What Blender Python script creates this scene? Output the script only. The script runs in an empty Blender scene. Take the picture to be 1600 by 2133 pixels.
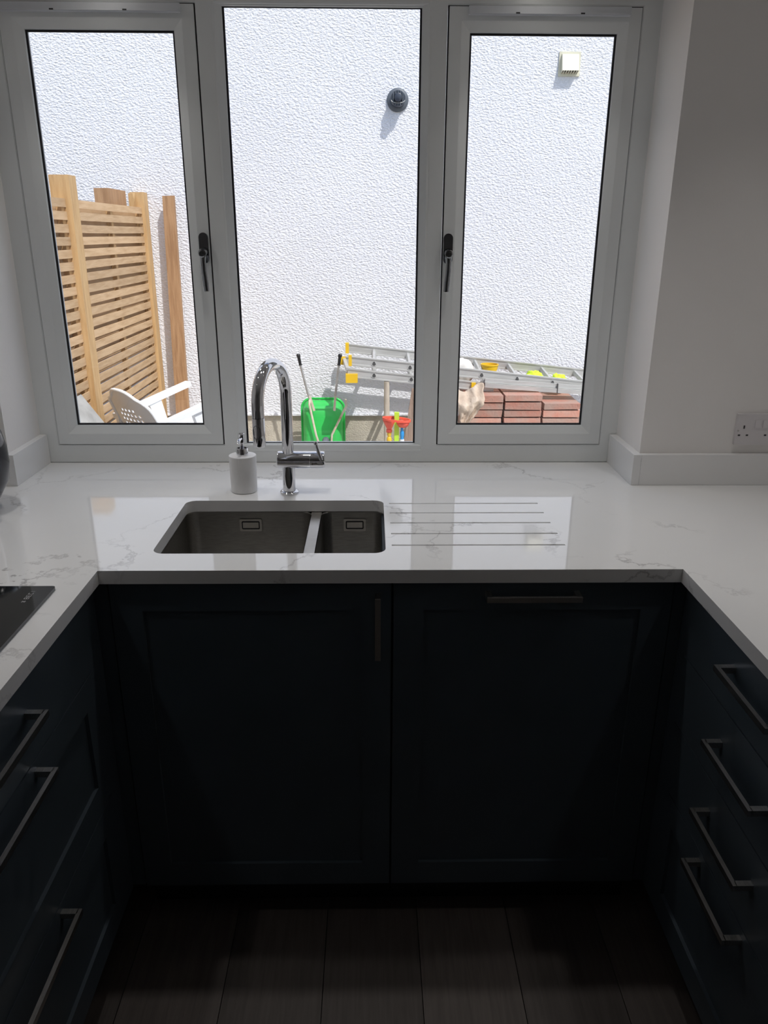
import bpy, bmesh, math, random
from mathutils import Vector, Matrix
random.seed(7)
scn = bpy.context.scene
COL = scn.collection

# ------------------------------------------------------------------ camera
F_PX, PITCH, YAW, ROLL = 1602.39, 0.3463, 0.0172, 0.0040
cam_d = bpy.data.cameras.new('camera'); cam = bpy.data.objects.new('camera', cam_d); COL.objects.link(cam)
cam_d.sensor_fit = 'HORIZONTAL'; cam_d.sensor_width = 36.0; cam_d.lens = F_PX / 1600 * 36.0
cam_d.clip_start = 0.02; cam_d.clip_end = 200
def _axes():
    cy, sy, c, s = math.cos(YAW), math.sin(YAW), math.cos(PITCH), math.sin(PITCH)
    right0 = Vector((cy, -sy, 0)); fh = Vector((sy, cy, 0)); z = Vector((0, 0, 1))
    fwd = fh*c - z*s; down0 = -(fh*s + z*c)
    right = right0*math.cos(ROLL) - down0*math.sin(ROLL)
    down = right0*math.sin(ROLL) + down0*math.cos(ROLL)
    return right, -down, -fwd
r_, u_, b_ = _axes()
m = Matrix((r_, u_, b_)).transposed().to_4x4(); m.translation = Vector((0, 0, 1.612))
cam.matrix_world = m
scn.camera = cam

# ------------------------------------------------------------------ sky, sun, exposure
SUN_DIR = Vector((-0.75, 1.0, -1.70)).normalized()          # the way the light travels
world = bpy.data.worlds.new('sky'); scn.world = world; world.use_nodes = True
wn = world.node_tree; bg = wn.nodes['Background']
sky = wn.nodes.new('ShaderNodeTexSky'); sky.sky_type = 'NISHITA'; sky.sun_disc = False
sky.sun_elevation = math.asin(-SUN_DIR.z); sky.sun_rotation = math.atan2(-SUN_DIR.x, -SUN_DIR.y)
sky.air_density = 1.0; sky.dust_density = 1.5
wn.links.new(sky.outputs[0], bg.inputs[0]); bg.inputs[1].default_value = 0.21
sd = bpy.data.lights.new('sun', 'SUN'); sd.energy = 3.9; sd.angle = math.radians(0.53); sd.color = (1.0, 0.965, 0.93)
so = bpy.data.objects.new('sun', sd); COL.objects.link(so)
so.rotation_euler = SUN_DIR.to_track_quat('-Z', 'Y').to_euler(); so.location = (6, -4, 12)
scn.view_settings.view_transform = 'Standard'; scn.view_settings.look = 'None'
scn.view_settings.gamma = 1.0; scn.view_settings.use_curve_mapping = False
scn.view_settings.exposure = 0.05
try:
    scn.cycles.max_bounces = 10; scn.cycles.diffuse_bounces = 6; scn.cycles.glossy_bounces = 5
    scn.cycles.transparent_max_bounces = 12
    scn.cycles.use_denoising = True
    scn.cycles.sample_clamp_indirect = 8.0
except Exception: pass

# ------------------------------------------------------------------ materials
MATS = {}
def lin(c):
    if isinstance(c, str):
        c = [int(c[i:i+2], 16)/255 for i in (0, 2, 4)]
        c = [x/12.92 if x <= 0.04045 else ((x+0.055)/1.055)**2.4 for x in c]
    return (c[0], c[1], c[2], 1.0)
def mat(name, col, rough=0.5, metal=0.0, spec=0.5, col2=None, nscale=8.0, stretch=(1, 1, 1), bump=0.0, bscale=60.0,
        ndetail=4.0, rnd=0.0, coords='Object', rough2=None, contrast=(0.35, 0.65), bdist=0.01):
    m = bpy.data.materials.new(name); m.use_nodes = True; nt = m.node_tree; N = nt.nodes; L = nt.links
    b = N['Principled BSDF']
    b.inputs['Base Color'].default_value = lin(col); b.inputs['Roughness'].default_value = rough
    b.inputs['Metallic'].default_value = metal; b.inputs['Specular IOR Level'].default_value = spec
    tc = N.new('ShaderNodeTexCoord'); mp = N.new('ShaderNodeMapping'); mp.inputs['Scale'].default_value = stretch
    L.new(tc.outputs[coords], mp.inputs[0])
    oi = N.new('ShaderNodeObjectInfo')
    vec = mp.outputs[0]
    if rnd:
        ad = N.new('ShaderNodeVectorMath'); ad.operation = 'ADD'
        sc = N.new('ShaderNodeVectorMath'); sc.operation = 'SCALE'; sc.inputs[0].default_value = (13.1, 7.7, 3.3)
        L.new(oi.outputs['Random'], sc.inputs['Scale']); L.new(vec, ad.inputs[0]); L.new(sc.outputs[0], ad.inputs[1]); vec = ad.outputs[0]
    out = None
    if col2 is not None:
        nz = N.new('ShaderNodeTexNoise'); nz.inputs['Scale'].default_value = nscale; nz.inputs['Detail'].default_value = ndetail
        L.new(vec, nz.inputs['Vector'])
        rp = N.new('ShaderNodeMapRange'); rp.inputs[1].default_value = contrast[0]; rp.inputs[2].default_value = contrast[1]
        L.new(nz.outputs[0], rp.inputs[0])
        mx = N.new('ShaderNodeMix'); mx.data_type = 'RGBA'; mx.inputs[6].default_value = lin(col); mx.inputs[7].default_value = lin(col2)
        L.new(rp.outputs[0], mx.inputs[0]); out = mx.outputs[2]
        if rough2 is not None:
            rr = N.new('ShaderNodeMapRange'); rr.inputs[3].default_value = rough; rr.inputs[4].default_value = rough2
            L.new(rp.outputs[0], rr.inputs[0]); L.new(rr.outputs[0], b.inputs['Roughness'])
    if rnd and out is not None:
        hs = N.new('ShaderNodeHueSaturation'); vr = N.new('ShaderNodeMapRange')
        vr.inputs[3].default_value = 1-rnd; vr.inputs[4].default_value = 1+rnd
        L.new(oi.outputs['Random'], vr.inputs[0]); L.new(vr.outputs[0], hs.inputs['Value']); L.new(out, hs.inputs['Color']); out = hs.outputs[0]
    if out is not None: L.new(out, b.inputs['Base Color'])
    if bump:
        nb = N.new('ShaderNodeTexNoise'); nb.inputs['Scale'].default_value = bscale; nb.inputs['Detail'].default_value = 3
        L.new(vec, nb.inputs['Vector'])
        bp = N.new('ShaderNodeBump'); bp.inputs['Strength'].default_value = bump; bp.inputs['Distance'].default_value = bdist
        L.new(nb.outputs[0], bp.inputs['Height']); L.new(bp.outputs[0], b.inputs['Normal'])
    MATS[name] = m
    return m

mat('plaster', (0.89, 0.865, 0.845), 0.85, col2=(0.87, 0.845, 0.825), nscale=3, bump=0.03, bscale=200)
mat('ceiling_white', (0.85, 0.85, 0.84), 0.9, col2=(0.82, 0.82, 0.81), nscale=2)
mat('upvc', (0.85, 0.87, 0.865), 0.28, col2=(0.83, 0.85, 0.845), nscale=5, spec=0.45)
mat('vent_plastic', (0.74, 0.76, 0.79), 0.4, col2=(0.70, 0.72, 0.75), nscale=12)
mat('gasket', (0.012, 0.012, 0.016), 0.6, col2=(0.018, 0.018, 0.022))
mat('cabinet', (0.074, 0.096, 0.118), 0.42, col2=(0.067, 0.087, 0.107), nscale=6, spec=0.35, bump=0.02, bscale=300)
mat('carcass', (0.03, 0.04, 0.05), 0.6, col2=(0.025, 0.034, 0.044))
mat('steel', (0.56, 0.54, 0.51), 0.30, 1.0, col2=(0.50, 0.48, 0.45), nscale=30, stretch=(1, 20, 1), bump=0.02, bscale=120)
mat('sink_steel', (0.40, 0.385, 0.36), 0.30, 1.0, col2=(0.34, 0.33, 0.31), nscale=20, stretch=(2, 20, 20), rough2=0.42)
mat('handle_steel', (0.68, 0.66, 0.63), 0.32, 1.0, col2=(0.54, 0.52, 0.50), nscale=60, stretch=(10, 1, 10))
mat('chrome', (0.72, 0.72, 0.74), 0.045, 1.0, col2=(0.70, 0.70, 0.72))
mat('dark_chrome', (0.36, 0.37, 0.39), 0.10, 1.0, col2=(0.32, 0.33, 0.35))
mat('black_plastic', (0.012, 0.012, 0.013), 0.4, col2=(0.018, 0.018, 0.019))
mat('hob_glass', (0.008, 0.010, 0.012), 0.05, col2=(0.010, 0.012, 0.014), spec=0.6)
mat('marking', (0.45, 0.45, 0.46), 0.5, col2=(0.40, 0.40, 0.41))
mat('dispenser', (0.89, 0.885, 0.88), 0.45, col2=(0.76, 0.75, 0.745), nscale=10, stretch=(1, 1, .5), contrast=(0.5, 0.75))
mat('socket', (0.72, 0.69, 0.70), 0.35, col2=(0.69, 0.66, 0.67))
mat('kettle_dark', (0.015, 0.016, 0.022), 0.1, col2=(0.02, 0.022, 0.03))
mat('floor_wood', (0.105, 0.088, 0.080), 0.45, col2=(0.078, 0.065, 0.059), nscale=14, stretch=(8, .5, 1), rnd=0.18, bump=0.05, bscale=20)
mat('plinth_board', (0.014, 0.018, 0.024), 0.5, col2=(0.012, 0.016, 0.02))
mat('plinth_render', (0.52, 0.47, 0.39), 0.95, col2=(0.40, 0.36, 0.30), nscale=6, ndetail=8, bump=0.6, bscale=90)
mat('concrete', (0.55, 0.53, 0.49), 0.9, col2=(0.46, 0.44, 0.41), nscale=4, ndetail=8, bump=0.3, bscale=60)
mat('flag', (0.40, 0.395, 0.38), 0.9, col2=(0.30, 0.295, 0.28), nscale=9, ndetail=8, bump=0.3, bscale=50)
mat('slat_wood', (0.56, 0.385, 0.225), 0.75, col2=(0.44, 0.28, 0.145), nscale=9, stretch=(6, .7, 6), rnd=0.13, contrast=(0.4, 0.72), bump=0.15, bscale=25)
mat('post_wood', (0.57, 0.375, 0.18), 0.75, col2=(0.45, 0.27, 0.115), nscale=8, stretch=(6, 6, .6), rnd=0.08, contrast=(0.4, 0.72), bump=0.15, bscale=25)
mat('plank_wood', (0.42, 0.25, 0.13), 0.8, col2=(0.30, 0.165, 0.08), nscale=8, stretch=(7, 7, .6), rnd=0.05, bump=0.2, bscale=25)
mat('old_wood', (0.34, 0.25, 0.20), 0.85, col2=(0.24, 0.17, 0.13), nscale=8, stretch=(7, 7, .6), bump=0.3, bscale=30)
mat('pale_wood', (0.62, 0.56, 0.47), 0.8, col2=(0.50, 0.44, 0.36), nscale=10, stretch=(5, 5, .6))
mat('white_plastic', (0.80, 0.82, 0.84), 0.4, col2=(0.77, 0.79, 0.81), nscale=5)
mat('green_plastic', (0.035, 0.56, 0.10), 0.38, col2=(0.03, 0.48, 0.085), nscale=4)
mat('alu', (0.66, 0.66, 0.64), 0.42, 0.55, col2=(0.56, 0.56, 0.54), nscale=14, stretch=(.5, 4, 4), ndetail=8)
mat('tube_metal', (0.55, 0.55, 0.54), 0.35, 0.7, col2=(0.45, 0.44, 0.42), nscale=20)
mat('tube_paint', (0.62, 0.56, 0.45), 0.5, col2=(0.45, 0.33, 0.22), nscale=14, contrast=(0.5, 0.7))
mat('yellow_plastic', (0.80, 0.52, 0.02), 0.4, col2=(0.74, 0.46, 0.02))
mat('lime_plastic', (0.52, 0.78, 0.05), 0.4, col2=(0.47, 0.72, 0.04))
mat('red_plastic', (0.80, 0.10, 0.055), 0.38, col2=(0.74, 0.085, 0.05))
mat('blue_plastic', (0.02, 0.30, 0.70), 0.4, col2=(0.02, 0.26, 0.63))
mat('hi_vis', (0.62, 0.85, 0.04), 0.7, col2=(0.50, 0.72, 0.03), nscale=14)
mat('paver_red', (0.50, 0.225, 0.165), 0.9, col2=(0.43, 0.29, 0.235), nscale=9, ndetail=8, rnd=0.20, bump=0.35, bscale=60)
mat('sackcloth', (0.60, 0.50, 0.40), 0.9, col2=(0.42, 0.31, 0.23), nscale=6, ndetail=6, bump=0.4, bscale=80)
mat('bag_white', (0.74, 0.72, 0.68), 0.6, col2=(0.60, 0.57, 0.53), nscale=9, ndetail=6)
mat('white_paint', (0.76, 0.76, 0.75), 0.5, col2=(0.71, 0.71, 0.70), nscale=6)
mat('cream_plastic', (0.66, 0.635, 0.50), 0.45, col2=(0.63, 0.605, 0.475), nscale=10)
mat('vent_dark', (0.06, 0.06, 0.06), 0.8, col2=(0.08, 0.08, 0.08))
mat('flue_grey', (0.115, 0.13, 0.15), 0.5, col2=(0.09, 0.105, 0.125), nscale=10)
mat('flue_dark', (0.025, 0.03, 0.045), 0.35, col2=(0.035, 0.045, 0.065), nscale=14)

def stucco():
    m = mat('stucco', (0.78, 0.785, 0.82), 0.95, col2=(0.74, 0.745, 0.785), nscale=0.8, ndetail=3)
    nt = m.node_tree; N = nt.nodes; L = nt.links; b = N['Principled BSDF']
    b.inputs['Specular IOR Level'].default_value = 0.15
    tc = N.new('ShaderNodeTexCoord')
    mp = N.new('ShaderNodeMapping'); mp.inputs['Rotation'].default_value = (0, math.radians(40), 0); mp.inputs['Scale'].default_value = (0.75, 1.0, 1.25)
    L.new(tc.outputs['Object'], mp.inputs[0])
    n1 = N.new('ShaderNodeTexNoise'); n1.inputs['Scale'].default_value = 72; n1.inputs['Detail'].default_value = 2.0; n1.inputs['Roughness'].default_value = 0.55
    L.new(mp.outputs[0], n1.inputs['Vector'])
    r1 = N.new('ShaderNodeMapRange'); r1.inputs[1].default_value = 0.32; r1.inputs[2].default_value = 0.68; L.new(n1.outputs[0], r1.inputs[0])
    bp = N.new('ShaderNodeBump'); bp.inputs['Strength'].default_value = 0.62; bp.inputs['Distance'].default_value = 0.008
    L.new(r1.outputs[0], bp.inputs['Height']); L.new(bp.outputs[0], b.inputs['Normal'])
stucco()

def quartz():
    m = mat('quartz', (0.87, 0.865, 0.86), 0.055, spec=1.0, col2=(0.825, 0.825, 0.825), nscale=2.2, ndetail=5, contrast=(0.35, 0.7))
    nt = m.node_tree; N = nt.nodes; L = nt.links; b = N['Principled BSDF']
    base = b.inputs['Base Color'].links[0].from_socket
    tc = N.new('ShaderNodeTexCoord')
    d = N.new('ShaderNodeTexNoise'); d.inputs['Scale'].default_value = 5.0; d.inputs['Detail'].default_value = 9; d.inputs['Roughness'].default_value = 0.62
    L.new(tc.outputs['Object'], d.inputs['Vector'])
    sb = N.new('ShaderNodeVectorMath'); sb.operation = 'SUBTRACT'; sb.inputs[1].default_value = (0.5, 0.5, 0.5); L.new(d.outputs[1], sb.inputs[0])
    sc = N.new('ShaderNodeVectorMath'); sc.operation = 'SCALE'; sc.inputs['Scale'].default_value = 0.34; L.new(sb.outputs[0], sc.inputs[0])
    ad = N.new('ShaderNodeVectorMath'); ad.operation = 'ADD'; L.new(tc.outputs['Object'], ad.inputs[0]); L.new(sc.outputs[0], ad.inputs[1])
    v = N.new('ShaderNodeTexVoronoi'); v.feature = 'DISTANCE_TO_EDGE'; v.inputs['Scale'].default_value = 2.1
    L.new(ad.outputs[0], v.inputs['Vector'])
    r = N.new('ShaderNodeMapRange'); r.inputs[1].default_value = 0.0; r.inputs[2].default_value = 0.014; r.inputs[3].default_value = 1; r.inputs[4].default_value = 0
    L.new(v.outputs[0], r.inputs[0])
    k = N.new('ShaderNodeTexNoise'); k.inputs['Scale'].default_value = 3.1; k.inputs['Detail'].default_value = 4; L.new(tc.outputs['Object'], k.inputs['Vector'])
    kr = N.new('ShaderNodeMapRange'); kr.inputs[1].default_value = 0.47; kr.inputs[2].default_value = 0.66; L.new(k.outputs[0], kr.inputs[0])
    mu = N.new('ShaderNodeMath'); mu.operation = 'MULTIPLY'; L.new(r.outputs[0], mu.inputs[0]); L.new(kr.outputs[0], mu.inputs[1])
    m2 = N.new('ShaderNodeMath'); m2.operation = 'MULTIPLY'; m2.inputs[1].default_value = 0.75; L.new(mu.outputs[0], m2.inputs[0])
    mx = N.new('ShaderNodeMix'); mx.data_type = 'RGBA'; mx.inputs[7].default_value = lin((0.27, 0.255, 0.26))
    L.new(base, mx.inputs[6]); L.new(m2.outputs[0], mx.inputs[0]); L.new(mx.outputs[2], b.inputs['Base Color'])
quartz()

def glass():
    m = bpy.data.materials.new('window_glass'); m.use_nodes = True; nt = m.node_tree; N = nt.nodes; L = nt.links
    N.remove(N['Principled BSDF'])
    t = N.new('ShaderNodeBsdfTransparent'); t.inputs[0].default_value = (0.965, 0.975, 0.975, 1)
    g = N.new('ShaderNodeBsdfGlossy'); g.inputs['Roughness'].default_value = 0.0
    lw = N.new('ShaderNodeLayerWeight'); lw.inputs[0].default_value = 0.5
    pw = N.new('ShaderNodeMath'); pw.operation = 'POWER'; pw.inputs[1].default_value = 5.0; L.new(lw.outputs['Facing'], pw.inputs[0])
    fr = N.new('ShaderNodeMath'); fr.operation = 'MULTIPLY_ADD'; fr.inputs[1].default_value = 0.96; fr.inputs[2].default_value = 0.04; L.new(pw.outputs[0], fr.inputs[0])
    mx = N.new('ShaderNodeMixShader'); L.new(fr.outputs[0], mx.inputs[0]); L.new(t.outputs[0], mx.inputs[1]); L.new(g.outputs[0], mx.inputs[2])
    L.new(mx.outputs[0], N['Material Output'].inputs[0]); MATS['window_glass'] = m
glass()

# ------------------------------------------------------------------ mesh helpers
ORIGIN = {}
class MB:
    def __init__(s): s.bm = bmesh.new()
    def hexa(s, p):
        v = [s.bm.verts.new(q) for q in p]
        for f in ((0, 3, 2, 1), (4, 5, 6, 7), (0, 1, 5, 4), (1, 2, 6, 5), (2, 3, 7, 6), (3, 0, 4, 7)):
            s.bm.faces.new([v[i] for i in f])
        return s
    def box(s, x0, x1, y0, y1, z0, z1):
        return s.hexa([(x0, y0, z0), (x1, y0, z0), (x1, y1, z0), (x0, y1, z0), (x0, y0, z1), (x1, y0, z1), (x1, y1, z1), (x0, y1, z1)])
    def beam(s, a, b, w, h, up=(0, 0, 1)):
        a = Vector(a); b = Vector(b); d = (b-a).normalized(); up = Vector(up)
        r = d.cross(up)
        if r.length < 1e-5: r = d.cross(Vector((0, 1, 0)))
        r.normalize(); n = r.cross(d).normalized(); r *= w/2; n *= h/2
        return s.hexa([a-r-n, a+r-n, b+r-n, b-r-n, a-r+n, a+r+n, b+r+n, b-r+n])
    def prism(s, pts, vec):
        vec = Vector(vec); a = [s.bm.verts.new(p) for p in pts]; b = [s.bm.verts.new(Vector(p)+vec) for p in pts]
        n = len(pts); s.bm.faces.new(a[::-1]); s.bm.faces.new(b)
        for i in range(n): s.bm.faces.new([a[i], a[(i+1) % n], b[(i+1) % n], b[i]])
        return s
    def loft(s, rings, cap0=True, cap1=True, close=False):
        R = [[s.bm.verts.new(p) for p in ring] for ring in rings]; n = len(R[0])
        for k in range(len(R)-1 + (1 if close else 0)):
            A = R[k]; B = R[(k+1) % len(R)]
            for i in range(n): s.bm.faces.new([A[i], A[(i+1) % n], B[(i+1) % n], B[i]])
        if cap0 and not close: s.bm.faces.new(R[0][::-1])
        if cap1 and not close: s.bm.faces.new(R[-1])
        return s
    def tube(s, pts, r, seg=16, caps=True):
        P = [Vector(p) for p in pts]; rr = r if isinstance(r, (list, tuple)) else [r]*len(P)
        t0 = (P[1]-P[0]).normalized(); n = t0.orthogonal().normalized(); rings = []
        for i, p in enumerate(P):
            t = (P[min(i+1, len(P)-1)]-P[max(i-1, 0)]).normalized()
            n = (n - t*n.dot(t)).normalized(); b = t.cross(n)
            rings.append([p + (n*math.cos(2*math.pi*k/seg) + b*math.sin(2*math.pi*k/seg))*rr[i] for k in range(seg)])
        return s.loft(rings, caps, caps)
    def lathe(s, prof, c=(0, 0, 0), axis=(0, 0, 1), seg=32, caps=True):
        a = Vector(axis).normalized(); n = a.orthogonal().normalized(); b = a.cross(n); c = Vector(c)
        rings = [[c + a*h + (n*math.cos(2*math.pi*k/seg) + b*math.sin(2*math.pi*k/seg))*max(r, 1e-5) for k in range(seg)] for r, h in prof]
        return s.loft(rings, caps, caps)
    def build(s, name, material, parent=None, smooth=False, bevel=0.0, bseg=2, solid=0.0, loc=None, auto=40):
        bm = s.bm
        if bevel:
            ed = [e for e in bm.edges if len(e.link_faces) == 2 and e.calc_face_angle(0) > 0.5]
            bmesh.ops.bevel(bm, geom=ed, offset=bevel, segments=bseg, profile=0.5, affect='EDGES', clamp_overlap=True)
        bmesh.ops.recalc_face_normals(bm, faces=bm.faces)
        if smooth:
            for f in bm.faces: f.smooth = True
            for e in bm.edges:
                if len(e.link_faces) == 2 and e.calc_face_angle(0) > math.radians(auto): e.smooth = False
        o_w = ORIGIN[parent.name] if parent else None
        if o_w is None:
            if loc is None:
                xs = [v.co.copy() for v in bm.verts]
                loc = Vector(((min(v.x for v in xs)+max(v.x for v in xs))/2, (min(v.y for v in xs)+max(v.y for v in xs))/2, min(v.z for v in xs)))
            o_w = Vector(loc)
        bmesh.ops.translate(bm, verts=bm.verts, vec=-o_w)
        me = bpy.data.meshes.new(name); bm.to_mesh(me); bm.free()
        me.materials.append(MATS[material] if isinstance(material, str) else material)
        o = bpy.data.objects.new(name, me); COL.objects.link(o)
        ORIGIN[o.name] = o_w
        if parent: o.parent = parent
        else: o.location = o_w
        if solid:
            md = o.modifiers.new('thickness', 'SOLIDIFY'); md.thickness = solid; md.offset = 1.0
        return o
def tag(o, label=None, cat=None, group=None, kind=None):
    if label: o['label'] = label
    if cat: o['category'] = cat
    if group: o['group'] = group
    if kind: o['kind'] = kind
    return o
def thing(name, loc, label=None, cat=None, group=None, kind=None):
    o = bpy.data.objects.new(name, None); COL.objects.link(o); o.location = loc; o.empty_display_size = 0.05
    ORIGIN[o.name] = Vector(loc)
    return tag(o, label, cat, group, kind)
def rr(cx, cy, hx, hy, r, seg=6):
    pts = []
    for (sx, sy, a0) in ((1, 1, 0), (-1, 1, 90), (-1, -1, 180), (1, -1, 270)):
        for k in range(seg+1):
            a = math.radians(a0+90*k/seg); pts.append((cx+sx*(hx-r)+r*math.cos(a), cy+sy*(hy-r)+r*math.sin(a)))
    return pts
def frame_members(x0, x1, z0, z1, prof):
    """four mitred members of a rectangular frame; prof = [(inset, y)...] closed cross-section"""
    cor = [(x0, z0, 1, 1), (x1, z0, -1, 1), (x1, z1, -1, -1), (x0, z1, 1, -1)]
    out = []
    for k in range(4):
        a = cor[k]; b = cor[(k+1) % 4]
        ring = lambda c: [Vector((c[0]+c[2]*i, y, c[1]+c[3]*i)) for i, y in prof]
        out.append((('bottom', 'right', 'top', 'left')[k], ring(a), ring(b)))
    return out

T = 0.96          # worktop height
YW = 2.2527       # inside face of the window
YB = 2.04         # inside face of the window wall
XL, XR = -0.988, 0.740     # reveal
HEAD = 2.21
WL, WR = -1.19, 1.275      # side walls
REAR, CEIL = -3.4, 2.46

# ------------------------------------------------------------------ room shell
s = MB()
s.box(-3.2, XL, YB, 2.36, -0.1, 2.75).box(XR, 3.2, YB, 2.36, -0.1, 2.75).box(XL, XR, YB, 2.36, HEAD, 2.75).box(XL, XR, YB, 2.36, -0.1, 0.928)
tag(s.build('wall_back', 'plaster'), 'white plastered window wall with deep reveal', kind='structure')
tag(MB().box(WL-0.12, WL, REAR, YB, -0.1, CEIL).build('wall_left', 'plaster'), 'white side wall behind the hob run', kind='structure')
tag(MB().box(WR, WR+0.12, REAR, YB, -0.1, CEIL).build('wall_right', 'plaster'), 'white side wall behind the drawer run', kind='structure')
tag(MB().box(WL-0.12, WR+0.12, REAR-0.12, REAR, -0.1, CEIL).build('wall_rear', 'plaster'), 'white rear wall of the kitchen', kind='structure')
tag(MB().box(WL-0.12, WR+0.12, REAR-0.12, YB, CEIL, CEIL+0.12).build('ceiling', 'ceiling_white'), 'white flat ceiling of the kitchen', kind='structure')
fl = tag(MB().box(WL, WR, REAR, YB, -0.1, -0.014).build('floor', 'floor_wood'), 'dark brown wood plank floor', kind='structure')
# planks
pw = 0.225
pme = None
i = 0
x = 0.5625 - pw*8
row = 0
while x < WR:
    x0 = max(x, WL); x1 = min(x+pw, WR)
    if x1-x0 > 0.02:
        y = REAR - (0.55*row % 1.2)
        while y < YB:
            y0 = max(y, REAR); y1 = min(y+1.2, YB)
            if y1-y0 > 0.02:
                MB().box(x0+0.001, x1-0.001, y0+0.001, y1-0.001, -0.013, 0).build('plank', 'floor_wood', fl, bevel=0.0012, bseg=1)
            y += 1.2
    x += pw; row += 1

# ------------------------------------------------------------------ outside: wall, ground
YO = 5.9
wo = tag(MB().box(-7, 7, YO, YO+0.3, 0.296, 7.2).build('wall_opposite', 'stucco'), 'white rough-rendered house wall across the side passage', kind='structure')
MB().box(-7, 7, YO+0.018, YO+0.3, -0.12, 0.296).build('plinth', 'plinth_render', wo)
MB().box(-7, 7, YO-0.010, YO+0.02, 0.284, 0.298).build('bell_cast_bead', 'stucco', wo)
gd = tag(MB().box(-7, 7, 2.36, YO+0.018, -0.22, -0.10).build('ground', 'concrete'), 'pale concrete ground of the side passage', kind='structure')

# ------------------------------------------------------------------ window
w1 = thing('window_1', (-0.124, YW, T), 'white plastic window frame with fixed centre light and two mullions', None, kind='structure')
XS = [-0.936, -0.4428, 0.1973, 0.6904]; ZS0, ZS1 = 1.0153, 2.1556
G = 0.0022
fy0, fy1 = YW, YW+0.042
MB().box(XL+0.0005, XR-0.0005, YW+0.003, 2.40, 0.9285, T+0.004).build('sill', 'upvc', w1)
for nm, a, b in frame_members(XS[0]-0.0535, XS[3]+0.0535, T+0.0015, HEAD, [(0, fy0), (0.050, fy0), (0.0535, fy0+0.002), (0.0535, fy1), (0, fy1)]):
    MB().loft([a, b]).build('frame_rail' if nm in ('bottom', 'top') else 'frame_stile', 'upvc', w1, bevel=0.0008, bseg=1)
for (xa, xb, fx) in ((XS[1]+G, -0.401, 1), (0.1556, XS[2]-G, -1)):
    xm = (xa+xb)/2
    # flat mullion face with a pointed foot where it is mitred into the bottom rail
    pts = [(xm, fy0-0.0006, 0.981), (xb, fy0-0.0006, 1.004), (xb, fy0-0.0006, 2.168), (xm, fy0-0.0006, 2.19), (xa, fy0-0.0006, 2.168), (xa, fy0-0.0006, 1.004)]
    MB().prism(pts, (0, 0.064, 0)).build('mullion', 'upvc', w1, bevel=0.0015, bseg=1)
# fixed centre light: bead, gasket, pane
CX0, CX1, CZ0, CZ1 = -0.3761, 0.1306, 1.0137, 2.1553
for nm, a, b in frame_members(CX0-0.025, CX1+0.025, CZ0-0.022, CZ1+0.022, [(0, fy0), (0.006, fy0-0.001), (0.024, fy0+0.010), (0.025, fy0+0.020), (0, fy0+0.03)]):
    MB().loft([a, b]).build('glazing_bead', 'upvc', w1, bevel=0.0006, bseg=1)
def gasket(x0, x1, z0, z1, parent, y):
    s = MB()
    for nm, a, b in frame_members(x0-0.002, x1+0.002, z0-0.002, z1+0.002, [(0, y), (0.0065, y+0.001), (0.0065, y+0.006), (0, y+0.006)]): s.loft([a, b])
    s.build('gasket', 'gasket', parent)
gasket(CX0, CX1, CZ0, CZ1, w1, YW+0.016)
MB().box(CX0-0.01, CX1+0.01, YW+0.022, YW+0.026, CZ0-0.01, CZ1+0.01).build('pane', 'window_glass', w1)
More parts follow.
